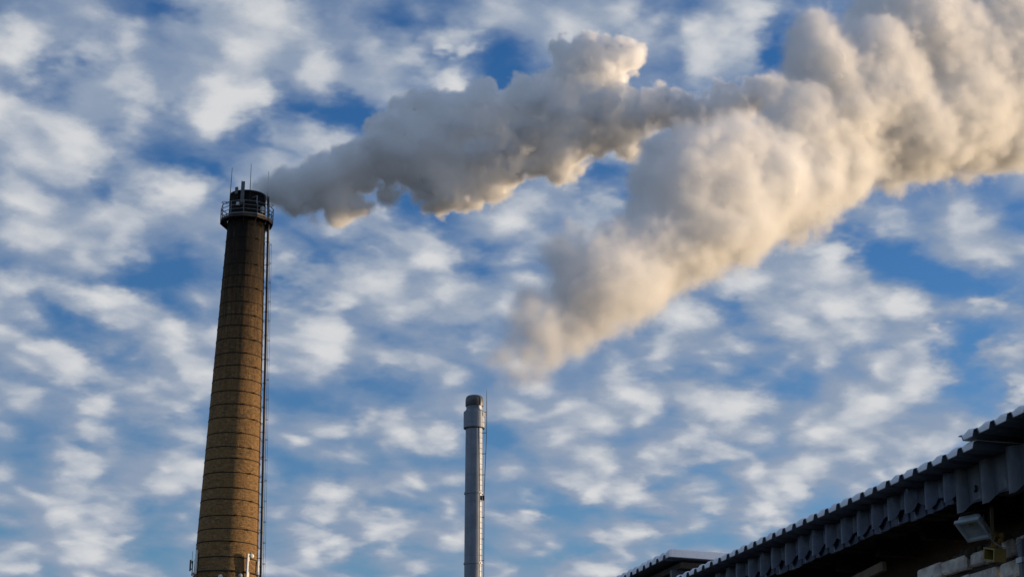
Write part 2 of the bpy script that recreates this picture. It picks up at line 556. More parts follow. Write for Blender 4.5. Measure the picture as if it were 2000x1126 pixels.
# ------------------------------------------------------------------ antennas and lamps fixed to the chimney
def panel_antenna(label, px, py0, py1, w, phi, mat=None, standoff=0.28, rod=None, front=None):
    """an upright sector panel on a pole: survey column px, rows py0 (top) to py1 (bottom), width w px, facing phi"""
    near = base + ax * ch_z((py0 + py1) / 2) - away * (front if front is not None else ch_r(ch_z((py0 + py1) / 2)) * max(0.75, math.cos(R(phi))) + 0.26)
    top, bot = unproj(px, py0, near), unproj(px, py1, near)
    sc = px_m(near)
    h = (top - bot).length
    wm = w * sc
    t = thing('panel_antenna', label, 'antenna', bot, 'antennas fixed to the brick chimney')
    t.matrix_world = Matrix.Translation(bot) @ tilt @ zq @ Matrix.Rotation(R(phi), 4, 'Z')
    b = MB()
    b.box((0, 0, h / 2), (wm, 0.11, h), bevel=0.03)
    b.build('radome', mat or M_white, t)
    b = MB()
    b.tube([(0, 0.16, -0.25), (0, 0.16, h * 0.92)], 0.035, 8)
    for zf in (0.18, 0.8):
        b.box((0, 0.10, h * zf), (0.09, 0.14, 0.07))
    b.build('mast_pole', M_rust, t)
    if rod:
        b = MB()
        b.tube([(rod * sc, 0.1, h * 0.6), (rod * sc, 0.1, h + 0.62)], 0.014, 6)
        b.build('whip', M_rust, t)
    return t


M_panel_dark = simple('weathered_panel', (0.105, 0.11, 0.12), 0.55, 0.0, var=0.12)
panel_antenna('tall white panel antenna low on the left edge of the brick chimney', 381.5, 1073, 1120, 7.5, -75)
panel_antenna('small grey panel antenna with a thin whip, outermost on the left of the chimney', 371, 1092, 1114, 5, -80, M_panel_dark, rod=1.2, front=0.2)
panel_antenna('tall white panel antenna low on the sunlit right side of the chimney', 482.8, 1080, 1132, 7, 38)
panel_antenna('short narrow white panel antenna at the right edge of the chimney, beside the black pipe', 503.2, 1094, 1116, 4, 62)
panel_antenna('tall dark panel antenna rising above the chimney mouth', 472.6, 354, 397, 7.2, -16, M_panel_dark)
panel_antenna('short dark panel antenna at the left of the chimney mouth', 461.5, 365, 379, 6.4, -35, M_panel_dark)


def dish(label, px, py, rpx, phi, mat=None):
    z = ch_z(py)
    near = base + ax * z - away * (ch_r(z) * math.cos(R(phi)) + 0.45)
    c = unproj(px, py, near)
    r = rpx * px_m(near)
    t = thing('dish_antenna', label, 'antenna', c, 'antennas fixed to the brick chimney')
    t.matrix_world = Matrix.Translation(c) @ tilt @ zq @ Matrix.Rotation(R(phi), 4, 'Z') @ Matrix.Rotation(R(90), 4, 'X')
    b = MB()
    b.lathe([(0.001, 0.10), (r * 0.5, 0.092), (r * 0.85, 0.07), (r, 0.03), (r, -0.07), (r * 0.6, -0.12), (0.04, -0.14), (0.001, -0.14)], 32)
    b.build('drum', mat or M_white, t, smooth=True, angle=35)
    b = MB()
    b.box((0, 0, -0.20), (0.12, 0.14, 0.16))
    b.tube([(0, -0.3, -0.24), (0, 0.3, -0.24)], 0.03, 8)
    b.build('bracket', M_rust, t)
    return t


dish('small round white dish just right of the tall white panel antenna', 491.7, 1084.5, 4.6, 28)
dish('pale round dish antenna low on the shaded face of the chimney', 430.5, 1125, 4.4, -12)
dish('greyish round dish antenna low on the chimney, left of the tall white panel', 469.5, 1123, 4.0, 10, M_grey)

zf = ch_z(1130)
fr = MB()
rf = ch_r(zf)
for dz_ in (-0.2, 0.25):
    fr.tube([pol(a, rf + 0.14, dz_) for a in range(0, 360, 10)], 0.03, 6, closed=True)
for a in range(0, 360, 30):
    for dz_ in (-0.2, 0.25):
        fr.tube([pol(a, rf - 0.02, dz_), pol(a, rf + 0.15, dz_)], 0.025, 5)
o = fr.build('antenna_frame', M_rust, chim)
o.location = (0, 0, zf)

# lamp and cabinet on the platform
ob = thing('obstruction_light', 'round pale warning lamp on the right front of the chimney platform railing', 'lamp')
ob.matrix_world = chim.matrix_world @ Matrix.Translation(pol(37, RP - 0.16, zd + 0.62)) @ Matrix.Rotation(R(37), 4, 'Z')
b = MB()
b.lathe([(0.001, -0.2), (0.10, -0.2), (0.17, -0.16), (0.17, 0.12), (0.13, 0.2), (0.001, 0.23)], 20)
b.build('lens', M_grey, ob, smooth=True, angle=35)
b = MB()
b.box((0, 0.0, -0.26), (0.26, 0.2, 0.12))
b.tube([(0, 0, -0.62), (0, 0, -0.3)], 0.03, 6)
b.build('stand', M_steel, ob)
cb = thing('cabinet', 'small pale grey cabinet behind the chimney platform railing', 'box')
cb.matrix_world = chim.matrix_world @ Matrix.Translation(pol(-27, ch_r(zd) + 0.16, zd + 0.95)) @ Matrix.Rotation(R(-27), 4, 'Z')
b = MB()
b.box((0, 0, 0), (0.26, 0.2, 0.3), bevel=0.015)
b.build('housing', M_grey, cb)
b = MB()
b.box((0, -0.105, 0), (0.22, 0.012, 0.26))
b.build('door', M_white, cb)
hb = MB()
hb.tube([pol(12, ch_r(zd) + 0.02, zd + 1.55), pol(20, ch_r(zd) + 0.6, zd + 1.55)], 0.035, 6)
hb.tube([pol(20, ch_r(zd) + 0.58, zd + 1.58), pol(20, ch_r(zd) + 0.58, zd + 0.9)], 0.03, 6)
hb.build('davit_arm', M_steel, chim)
for ph in (-84, 84):
    hb = MB()
    c = pol(ph, ch_r(zd) + 0.30, zd + 1.46)
    hb.tube([c + Vector((math.cos(R(t)) * 0.26, math.sin(R(t)) * 0.22, 0)) for t in range(0, 360, 24)], 0.022, 6, closed=True)
    hb.build('hoop', M_rust, chim)

# ------------------------------------------------------------------ thin metal stack
T0 = at_dist(926.5, 782, ST_D)
stx = thing('metal_stack', 'slim silver metal stack with a wider collar and dark cap', 'smokestack', (T0.x, T0.y, 0))
u = px_m(T0)


def st_z(py):
    r = ray(925, py)
    return EYE.z + r.z * (ST_D / math.hypot(r.x, r.y))


rs = 16.6 * u
b = MB()
b.lathe([(rs * 1.03, 0.0), (rs * 1.03, st_z(1000)), (rs, st_z(838)), (rs, st_z(800))], 72)
b.build('shaft', M_stack, stx, smooth=True)
for py in (963, 1100):
    b = MB()
    z = st_z(py)
    b.lathe([(rs, -0.05), (rs + 0.05, -0.05), (rs + 0.05, 0.05), (rs, 0.05)], 64, close=True)
    o = b.build('flange', M_stack, stx)
    o.location = (0, 0, z)
b = MB()
rc = 20.8 * u
b.lathe([(rs - 0.01, st_z(837) + 0.02), (rc - 0.03, st_z(837)), (rc, st_z(836)), (rc, st_z(805)), (rc - 0.04, st_z(803.5)), (rs * 0.98, st_z(801.5))], 72)
b.build('collar', M_stack, stx, smooth=True, angle=25)
b = MB()
rn = 16.3 * u
b.lathe([(rn * 0.96, st_z(806)), (rn * 0.96, st_z(794)), (rn * 0.98, st_z(793))], 64)
b.build('neck', M_stack, stx, smooth=True)
b = MB()
rk = 17.3 * u
b.lathe([(rk * 0.9, st_z(793.5)), (rk, st_z(793)), (rk * 1.01, st_z(790)), (rk, st_z(780)), (rk * 0.93, st_z(776)), (rk * 0.80, st_z(773.6)),
         (rk * 0.74, st_z(773.2)), (rk * 0.70, st_z(774.5)), (rk * 0.70, st_z(800))], 64)
b.build('cap', M_cap, stx, smooth=True, angle=50)
b = MB()
zt = st_z(797)
for s in (-1, 1):
    b.tube([(rs + 0.10, -0.18 * s - 0.12, st_z(1180)), (rs + 0.10, -0.18 * s - 0.12, st_z(965)), (rs + 0.22, -0.18 * s - 0.12, st_z(850)), (rc + 0.10, -0.18 * s - 0.12, st_z(825)), (rc + 0.10, -0.18 * s - 0.12, zt)], 0.015, 6)


def lx(z):
    za, zb_, zc = st_z(965), st_z(850), st_z(825)
    if z < za:
        return rs + 0.10
    if z < zb_:
        return rs + 0.10 + 0.12 * (z - za) / (zb_ - za)
    if z < zc:
        return rs + 0.22 + (rc + 0.10 - rs - 0.22) * (z - zb_) / (zc - zb_)
    return rc + 0.10


z = st_z(1180)
i = 0
while z < zt:
    b.tube([(lx(z), -0.30, z), (lx(z), 0.06, z)], 0.010, 5)
    if i % 4 == 0:
        xr = rs if z < st_z(838) else rc
        b.tube([(xr * 0.97, -0.12, z), (lx(z), -0.12, z)], 0.02, 5)
    z += 0.30
    i += 1
b.build('ladder', M_rust, stx)
b = MB()
b.tube([(rc + 0.10, -0.3, zt - 0.5), (rc + 0.10, -0.3, st_z(775)), (rc + 0.10, -0.3, st_z(764))], [0.035, 0.025, 0.012], 6)
b.build('lightning_rod', M_steel, stx)
b = MB()
b.box((rs + 0.07, -0.2, st_z(973)), (0.12, 0.16, 0.26), bevel=0.02)
b.build('junction_box', M_rust, stx)


# ------------------------------------------------------------------ the shed row on the right
AZW = math.atan2(866.0, 3575.0)
DS = Vector((-math.sin(AZW), math.cos(AZW), 0))      # along the eave, away from the camera
DT = Vector((math.cos(AZW), math.sin(AZW), 0))       # into the building


def Wp(s, t, z):
    return EYE + DS * s + DT * t + Vector((0, 0, z))


def on_t(px, py, t):
    """survey point on the vertical plane at distance t"""
    r = ray(px, py)
    return EYE + r * (t / r.dot(DT))


def stz(p):
    q_ = p - EYE
    return q_.dot(DS), q_.dot(DT), q_.z


BROT = Matrix((DS, DT, Vector((0, 0, 1)))).transposed()     # building axes: local X along eave, Y into building
BM4 = BROT.to_4x4()


def bthing(name, label, cat, s, t, z, group=None):
    o = thing(name, label, cat, (0, 0, 0), group)
    o.matrix_world = Matrix.Translation(Wp(s, t, z)) @ BM4
    return o


M_sheet = simple('blue_grey_sheet', (0.090, 0.112, 0.155), 0.40, 0.0, var=0.18, vscale=6.0)
M_tile = simple('dark_blue_tile', (0.020, 0.037, 0.095), 0.32, 0.0, var=0.25, vscale=5.0, spec=0.5)
M_timber = simple('dark_timber', (0.055, 0.042, 0.032), 0.9, 0.0, bump=0.01, bscale=40, var=0.4)
M_board = simple('weathered_board', (0.16, 0.12, 0.075), 0.85, 0.0, bump=0.004, bscale=60, var=0.3, vscale=8.0)
M_mortar = simple('crumbly_mortar', (0.075, 0.055, 0.04), 0.95, 0.0, bump=0.03, bscale=30, var=0.4, vscale=9.0)
M_brick = simple('white_brick', (0.78, 0.66, 0.59), 0.9, 0.0, bump=0.014, bscale=38, var=0.38, vscale=9.0)
M_yellow = simple('yellow_plastic', (0.27, 0.20, 0.05), 0.6, 0.0, var=0.15, vscale=20)
M_foam = simple('builders_foam', (0.28, 0.17, 0.05), 0.95, 0.0, bump=0.02, bscale=60, var=0.3, vscale=20)
M_dirt = simple('brown_brick_wall', (0.12, 0.08, 0.055), 0.95, 0.0, bump=0.03, bscale=12, var=0.4, vscale=5.0)

m_snow, N = material('snow')
co = N.node('ShaderNodeTexCoord').outputs['Object']
bmp = N.node('ShaderNodeBump', {'Height': N.noise(co, 60.0, 5.0, 0.65), 'Strength': 1.0, 'Distance': 0.006})
bs = N.node('ShaderNodeBsdfPrincipled', {'Base Color': (0.80, 0.82, 0.86, 1), 'Roughness': 0.85, 'Subsurface Weight': 0.3, 'Subsurface Radius': (0.02, 0.02, 0.03),
                                         'Subsurface Scale': 1.0, 'Normal': bmp.outputs[0]})
N.node('ShaderNodeOutputMaterial', {'Surface': bs.outputs[0]})

PER = 0.188


def rib(x):
    """height of the roofing profile at x along the eave"""
    u_ = (x / PER) % 1.0
    h = 0.034
    if u_ < 0.10:
        return h * u_ / 0.10
    if u_ < 0.30:
        return h
    if u_ < 0.40:
        return h * (0.40 - u_) / 0.10
    return 0.0


def roof_sheet(parent, s0, s1, depth, slope, snow, phase=0.0, seed=0):
    """corrugated roof sheet with its snow; local X along the eave, Y into the building, Z up, origin at the eave corner"""
    xs = []
    x = -phase
    while x < s1 - s0 + PER:
        for f in (0.0, 0.10, 0.30, 0.40, 0.70):
            if 0 <= x + f * PER <= s1 - s0:
                xs.append(x + f * PER)
        x += PER
    xs = sorted(set([0.0] + xs + [s1 - s0]))
    b = MB()
    ys = [0.0, 0.3, depth * 0.5, depth]
    for off in (0.0, -0.0035):
        grid = [[b.bm.verts.new((x, y, rib(x + phase) + slope * y + off)) for y in ys] for x in xs]
        for i in range(len(xs) - 1):
            for j in range(len(ys) - 1):
                b.bm.faces.new((grid[i][j], grid[i + 1][j], grid[i + 1][j + 1], grid[i][j + 1]))
        if off == 0.0:
            top = grid
        else:
            for i in range(len(xs) - 1):
                b.bm.faces.new((top[i][0], top[i + 1][0], grid[i + 1][0], grid[i][0]))
            for j in range(len(ys) - 1):
                b.bm.faces.new((top[0][j], top[0][j + 1], grid[0][j + 1], grid[0][j]))
    sh = b.build('roof_sheet', M_sheet, parent)
    # snow: follows the troughs, swells between the ribs, crumbles at the edge
    b = MB()
    n = int((s1 - s0) / (PER / 12))
    ysn = [0.004, 0.012, 0.03, 0.08, 0.2, 0.5, depth]
    rows = []
    for i in range(n + 1):
        x = (s1 - s0) * i / n
        u_ = ((x + phase) / PER) % 1.0
        swell = 0.5 - 0.5 * math.cos(2 * math.pi * (u_ - 0.20))
        nz = mnoise.noise(Vector((x * 14, seed, 0))) * 0.008 + mnoise.noise(Vector((x * 45, seed, 3))) * 0.003
        hgt = max(snow * (0.72 + 0.28 * swell) + nz, rib(x + phase) + 0.004)
        row = []
        for k, y in enumerate(ysn):
            e = (0.55, 0.86, 0.97, 1.0, 1.0, 1.0, 1.0)[k]
            wob = mnoise.noise(Vector((x * 9, y * 9, seed + 5))) * 0.006
            ey = y + (0.004 * mnoise.noise(Vector((x * 60, k, seed))) if k < 2 else 0)
            zt_ = max(hgt * e + (wob if k > 1 else 0), rib(x + phase) + 0.003)
            row.append((x, ey, slope * y + zt_))
        rows.append((row, (x, 0.004, rib(x + phase) + 0.0015), (x, depth, slope * depth + rib(x + phase) + 0.0015)))
    vr = [[b.bm.verts.new(p) for p in row] for row, _, _ in rows]
    vb = [b.bm.verts.new(p) for _, p, _ in rows]
    vc = [b.bm.verts.new(p) for _, _, p in rows]
    for i in range(n):
        b.bm.faces.new((vb[i], vb[i + 1], vr[i + 1][0], vr[i][0]))
        for j in range(len(ysn) - 1):
            b.bm.faces.new((vr[i][j], vr[i + 1][j], vr[i + 1][j + 1], vr[i][j + 1]))
        b.bm.faces.new((vr[i][-1], vr[i + 1][-1], vc[i + 1], vc[i]))
    for i in (0, n):
        b.bm.faces.new([vb[i]] + vr[i] + [vc[i]])
    b.build('snow', m_snow, sh, smooth=True, angle=50)
    return sh


# main shed
TE = 4.75
ZE = 2.162
S0, S1 = 8.62, 13.95
shed = bthing('shed', 'white brick shed with snow on its corrugated roof and a fascia of dark blue tiles', 'building', S0, TE, -EYE.z)
ZO = EYE.z                      # local z of eye level


def lz(z):
    return z + ZO


holder = bpy.data.objects.new('roof', None)
COL.objects.link(holder)
holder.parent = shed
holder.location = (0, 0, lz(ZE))
roof_sheet(holder, S0, S1, 3.4, -0.03, 0.056, phase=0.03, seed=1)
bt_ = MB()
for k in range(8):
    x = 0.35 + k * 0.68
    bt_.box((x, 1.95, -0.10 - 0.03 * 1.75), (0.06, 2.9, 0.12))
bt_.build('rafter', M_timber, holder)

# roof of the nearer, slightly higher bay
bay = bthing('shed', 'nearest shed bay at the right edge, raised snowy roof above a flat grey ribbed panel', 'building', 5.0, 4.735, -EYE.z)
hold2 = bpy.data.objects.new('roof', None)
COL.objects.link(hold2)
hold2.parent = bay
hold2.location = (0, 0, lz(2.222))
roof_sheet(hold2, 5.0, 8.79, 3.4, -0.03, 0.056, phase=0.02, seed=4)

# blue tile fascia
TF = 0.18                      # fascia plane, local y
UP = 0.246


def tile_strip(x0, x1, top, bot, y, tongue, name, amp=1.0, seed=0):
    """hung sheet pressed into tile waves; local x runs away from the camera"""
    b = MB()
    nn = 20
    cols = []
    n = int((x1 - x0) / UP * nn)
    for i in range(n + 1):
        x = x0 + (x1 - x0) * i / n
        u_ = 1.0 - (((x - x0) / UP) % 1.0)          # towards the camera
        k = int((x - x0) / UP)
        jr = random.Random(k * 7 + seed)
        jz, jy = jr.uniform(-0.012, 0.012), jr.uniform(-0.008, 0.008)
        if u_ < 0.46:
            dpt = 0.034 * math.sin(math.pi * u_ / 0.46)
        elif u_ < 0.92:
            dpt = -0.050 * math.sin(math.pi * (u_ - 0.46) / 0.46) ** 0.8
        else:
            dpt = 0.004
        if 0.46 < u_ < 0.93:
            w = abs((u_ - 0.695) / 0.235)
            tg = tongue * max(0.0, 1 - w ** 3.5) ** 0.6
        else:
            tg = 0.0
        yy = y + dpt * amp + jy
        zb_ = bot - tg + jz
        cols.append([(x, yy + 0.012 * f * 0.0, top + (zb_ - top) * f) for f in (0, 0.5, 0.9, 0.97, 1.0)] + [(x, yy + 0.006, zb_ + 0.002), (x, yy + 0.006, top)])
    vs = [[b.bm.verts.new(p) for p in c] for c in cols]
    for i in range(n):
        for j in range(len(vs[0]) - 1):
            b.bm.faces.new((vs[i][j], vs[i + 1][j], vs[i + 1][j + 1], vs[i][j + 1]))
    return b


fas = tile_strip(0.60, S1 - S0 - 0.05, lz(2.155), lz(2.048), TF, 0.058, 'upper', 1.0, 1).build('tile_fascia', M_tile, shed, smooth=True, angle=50)
lower = tile_strip(0.60, S1 - S0 - 0.05, lz(2.10), lz(1.990), TF + 0.045, 0.018, 'lower', 0.8, 2).build('lower_tile_row', M_tile, fas, smooth=True, angle=50)

# walls: irregular white bricks in thick mortar
TW = 5.27 - TE
b = MB()
wl = 7.2
WX0, WX1 = -3.4, S1 - S0
b.box(((WX0 + WX1) / 2, TW + 0.16, (lz(1.52)) / 2), (WX1 - WX0, 0.26, lz(1.52)))
wall = b.build('wall', M_mortar, shed)
b = MB()
rw = random.Random(11)
z = lz(1.775)
row = 0
while z > 0.1:
    x = WX0 + rw.uniform(0, 0.2)
    xe = WX1
    if row == 0:
        xe = 1.75
    elif row == 1:
        xe = 2.05
    elif row == 2:
        xe = 2.6
    while x < xe:
        L = 0.335 if rw.random() < 0.68 else 0.17
        L *= rw.uniform(0.94, 1.06)
        hh = 0.092 * rw.uniform(0.93, 1.05)
        if x + L < WX1:
            rot = Matrix.Rotation(rw.uniform(-0.02, 0.02), 3, 'Y') @ Matrix.Rotation(rw.uniform(-0.03, 0.03), 3, 'Z')
            b.box((x + L / 2, TW + 0.06 + rw.uniform(-0.012, 0.012), z - 0.046 + rw.uniform(-0.005, 0.005)), (L, 0.12, hh), rot, bevel=0.012)
        x += L + rw.uniform(0.022, 0.045)
    z -= 0.126
    row += 1
me_b = b.build('brickwork', M_brick, wall)
# rough up the brick edges
for v in me_b.data.vertices:
    p = v.co
    v.co = p + Vector((mnoise.noise(p * 23), mnoise.noise(p * 23 + Vector((7, 0, 0))), mnoise.noise(p * 23 + Vector((0, 9, 0))))) * 0.007
# mortar heads between the ragged top courses
b = MB()
b.box(((WX0 + 1.6) / 2, TW + 0.16, lz(1.715)), (1.6 - WX0, 0.22, 0.14), bevel=0.02)
for k in range(80):
    x = rw.uniform(WX0 + 2, 2.1)
    zz_ = lz(1.785) - max(0, x - 1.35) * 0.26 + rw.uniform(-0.03, 0.02)
    s_ = rw.uniform(0.02, 0.065)
    b.box((x, TW + rw.uniform(0.02, 0.10), zz_), (s_ * 1.6, s_ * 1.4, s_), Matrix.Rotation(rw.uniform(0, 3), 3, 'Z') @ Matrix.Rotation(rw.uniform(-.5, .5), 3, 'X'), bevel=s_ * 0.3)
b.build('mortar_rubble', M_mortar, wall)
b = MB()
b.box(((WX0 + WX1) / 2, TW + 0.32, lz(1.92)), (WX1 - WX0, 0.06, 0.52))
b.box(((WX0 + WX1) / 2, TF + 0.16, lz(2.085)), (WX1 - WX0, 0.18, 0.05))
b.build('wall_plate', M_timber, shed)
b = MB()
pa, pb = on_t(1660, 1136, TE + 0.42), on_t(1716, 1108, TE + 0.42)
sa, sb = stz(pa), stz(pb)
b.box(((sa[0] + sb[0]) / 2 - S0, 0.43, lz((sa[2] + sb[2]) / 2)), (abs(sa[0] - sb[0]) * 1.3, 0.03, 0.06), Matrix.Rotation(math.atan2(sa[2] - sb[2], sa[0] - sb[0]), 3, 'Y').transposed())
b.build('board', M_board, shed)
b = MB()
b.box((WX1 - 0.05, 2.0, lz(1.0) / 2 + 0.5), (0.2, 2.6, lz(2.0)))
b.build('end_wall', M_mortar, shed)

# flat ribbed grey panel of the near bay
b = MB()
x0, x1 = 0.2, 9.25 - 5.0
PITCHP = 0.305
nn = int((x1 - x0) / PITCHP * 24)
cols = []
for i in range(nn + 1):
    x = x1 - (x1 - x0) * i / nn
    u_ = ((x1 - x) / PITCHP) % 1.0
    rw_ = 0.36
    if u_ < rw_:
        f = math.sin(math.pi * u_ / rw_) ** 0.45
    else:
        f = 0.0
    y = 0.225 - 0.045 * f
    bot = lz(1.932) - 0.034 * min(1, f * 1.3)
    lip = 0.0 if f > 0.02 else -0.02 * max(0.0, math.sin(math.pi * (u_ - rw_) / (1 - rw_)))
    cols.append([(x, y, lz(2.16)), (x, y, bot + 0.02), (x, y + lip, bot), (x, y + lip + 0.006, bot + 0.003), (x, y + 0.006, bot + 0.03), (x, y + 0.006, lz(2.16))])
vs = [[b.bm.verts.new(p) for p in c] for c in cols]
for i in range(nn):
    for j in range(5):
        b.bm.faces.new((vs[i][j], vs[i + 1][j], vs[i + 1][j + 1], vs[i][j + 1]))
M_panel = simple('grey_panel', (0.052, 0.062, 0.084), 0.5, 0.0, var=0.12, vscale=5.0)
panel = b.build('ribbed_panel', M_panel, bay, smooth=True, angle=35)
M_screw = simple('dark_screw', (0.01, 0.01, 0.012), 0.5)
for (px, py) in ((1904, 901), (1906, 953.5)):
    p = on_t(px, py, 4.735 + 0.225)
    s_, t_, z_ = stz(p)
    b = MB()
    b.lathe([(0.001, 0.012), (0.016, 0.012), (0.022, 0.0)], 12)
    o = b.build('screw', M_screw, panel)
    o.rotation_euler = (R(90), 0, 0)
    o.location = (s_ - 5.0, 0.2225, lz(z_))
b = MB()
b.box((1.95, 0.31, lz(2.04)), (3.9, 0.10, 0.18))
b.box((1.95, 1.8, lz(2.05)), (3.9, 2.8, 0.10))
b.build('eave_board', M_timber, bay)

# far shed beyond the main roof
SF = 13.97
far = bthing('shed', 'farther shed with thick snow on its flat roof, poking above the tiled eave', 'building', SF, TE, -EYE.z)
hold3 = bpy.data.objects.new('roof', None)
COL.objects.link(hold3)
hold3.parent = far
hold3.location = (0, 0, lz(2.395))
roof_sheet(hold3, SF, 20.0, 3.2, -0.03, 0.075, phase=0.09, seed=9)
b = MB()
b.box((3.0, 1.62, -0.055 - 0.03 * 1.62), (5.9, 3.0, 0.05), Matrix.Rotation(-0.03, 3, 'X'))
b.build('soffit', M_timber, hold3)
b = MB()
b.box((3.1, 1.7, lz(2.30) / 2), (5.7, 2.9, lz(2.30)))
b.build('wall', M_dirt, far)
b = MB()
b.box((0.19, 0.30, lz(2.08)), (0.03, 0.36, 0.46))
b.box((0.185, 0.10, lz(2.06)), (0.05, 0.05, 0.50))
b.build('side_panel', M_panel, far)

# ------------------------------------------------------------------ things under the eave
# floodlight
fc = on_t(1901, 1033, 5.02)
kpx = px_m(fc)
RT, UPV = Vector((1, 0, 0)), Vector((0, -SP, CP))


def camvec(dx, dy, dd):
    return (RT * dx - UPV * dy) * kpx + FWD * dd


uu = camvec(39, -14, -0.10)
vv = camvec(31, 41, 0.075)
uu, vv = uu, (vv - uu * (vv.dot(uu) / uu.dot(uu)))
fw, fh = uu.length, vv.length
X, Z = uu.normalized(), -vv.normalized()
Y = Z.cross(X)                   # Y points backwards from the glass
if Y.dot(FWD) < 0:
    Y = -Y
FM = Matrix((X, Y, Z)).transposed()
fl = thing('floodlight', 'square white floodlight tilted down under the eave above the white bricks', 'lamp', fc)
fl.matrix_world = Matrix.Translation(fc) @ FM.to_4x4()
b = MB()
t_ = 0.016
for (cx, cz, w, h) in ((0, fh / 2 - t_ / 2, fw, t_), (0, -fh / 2 + t_ / 2, fw, t_), (-fw / 2 + t_ / 2, 0, t_, fh - 2 * t_), (fw / 2 - t_ / 2, 0, t_, fh - 2 * t_)):
    b.box((cx, 0, cz), (w, 0.022, h))
M_lampframe = simple('white_enamel', (0.38, 0.43, 0.47), 0.4, 0.0, var=0.06)
b.build('frame', M_lampframe, fl)
b = MB()
b.box((0, 0.011, 0), (fw - 2 * t_, 0.004, fh - 2 * t_))
m_glass, N = material('lamp_glass')
co = N.node('ShaderNodeTexCoord').outputs['Object']
c = N.mix(N.ramp(N.noise(co, 14.0, 3.0, 0.5), 0.35, 0.7), (0.26, 0.31, 0.36), (0.42, 0.46, 0.49))  # pale tone: the sky's reflection is painted into the glass colour
bs = N.node('ShaderNodeBsdfPrincipled', {'Base Color': c, 'Roughness': 0.15, 'Specular IOR Level': 0.6})
N.node('ShaderNodeOutputMaterial', {'Surface': bs.outputs[0]})
b.build('glass', m_glass, fl)
b = MB()
b.box((0.0, 0.0085, 0.03), (0.03, 0.004, 0.02), bevel=0.001)
b.build('emitter', M_yellow, fl)
b = MB()
b.box((0, 0.036, 0), (fw * 0.90, 0.045, fh * 0.90), bevel=0.014)
b.build('housing', M_lampframe, fl)
b = MB()
b.tube([(-fw / 2 - 0.012, 0.04, 0), (-fw / 2 - 0.012, 0.12, 0.02), (fw / 2 + 0.012, 0.12, 0.02), (fw / 2 + 0.012, 0.04, 0)], 0.008, 6)
b.tube([(0, 0.12, 0.02), (0.02, 0.30, 0.0)], 0.012, 6)
b.build('bracket', M_rust, fl)


def rod_thing(name, label, cat, mat, pts, t, r, sq=None):
    P = [on_t(px, py, t) for px, py in pts]
    b = MB()
    if sq:
        b.beam(P[0], P[1], sq[0], sq[1], up=DT)
    else:
        b.tube(P, r, 8)
    o = b.build(name, mat, None, smooth=not sq)
    return tag(o, label, cat)


rod_thing('wooden_slat', 'upright weathered wooden slat behind the floodlight, reaching up to the eave', 'slat', M_board, ((1937, 988), (1937.5, 1046)), 5.10, 0, (0.018, 0.017))
rod_thing('cable', 'pale cable looping down from the eave past the floodlight to the right', 'cable', M_panel_dark,
          [(1921, 1003), (1922, 1018), (1926, 1034), (1934, 1050), (1944, 1060), (1955, 1067), (1968, 1070), (1980, 1068), (1990, 1060), (2002, 1046)], 5.06, 0.0030)
b = MB()
for k in range(26):
    px, py = 1944 + rw.gauss(0, 6), 1042 + k * 0.95 + rw.gauss(0, 4)
    p = on_t(px, py, 5.19 + rw.uniform(-0.02, 0.03))
    r_ = rw.uniform(0.012, 0.026)
    bmesh.ops.create_icosphere(b.bm, subdivisions=2, radius=r_, matrix=Matrix.Translation(p))
for v in b.bm.verts:
    v.co += Vector((mnoise.noise(v.co * 40), mnoise.noise(v.co * 40 + Vector((5, 0, 0))), mnoise.noise(v.co * 40 + Vector((0, 5, 0))))) * 0.012
o = b.build('builders_foam', M_foam, None, smooth=True, angle=80)
tag(o, 'lumpy brown dried foam stuck on top of the bricks under the wooden slat', 'foam')

# yellow open box
yc = on_t(1943, 1082, 5.16)
yb = thing('yellow_box', 'small yellow open box fixed to the white bricks below the floodlight', 'box', yc)
yb.matrix_world = Matrix.Translation(yc) @ BM4 @ Matrix.Rotation(R(-14), 4, 'Y') @ Matrix.Rotation(R(-8), 4, 'Z')
b = MB()
w_, h_, dpt, th = 0.105, 0.078, 0.085, 0.010
b.box((0, 0, h_ / 2 - th / 2), (w_, dpt, th))
b.box((0, 0, -h_ / 2 + th / 2), (w_, dpt, th))
b.box((-w_ / 2 + th / 2, 0, 0), (th, dpt, h_ - 2 * th))
b.box((w_ / 2 - th / 2, 0, 0), (th, dpt, h_ - 2 * th))
b.build('shell', M_yellow, yb)
b = MB()
b.box((0, dpt / 2 - 0.006, 0), (w_ - 2 * th, 0.008, h_ - 2 * th))
b.build('back', M_black, yb)

# grey downpipe at the right edge
P0 = on_t(1996, 1052, 5.13)
s_, t_, z_ = stz(P0)
dp = bthing('downpipe', 'blue-grey downpipe against the white bricks at the right edge', 'pipe', s_, t_, -EYE.z)
b = MB()
b.box((0, 0, lz(z_) / 2), (0.05, 0.05, lz(z_)), bevel=0.008)
b.build('pipe', M_panel, dp)
b = MB()
zz_ = lz(z_) - 0.12
b.box((0, 0.02, zz_), (0.064, 0.104, 0.03))
b.build('clamp', M_steel, dp)


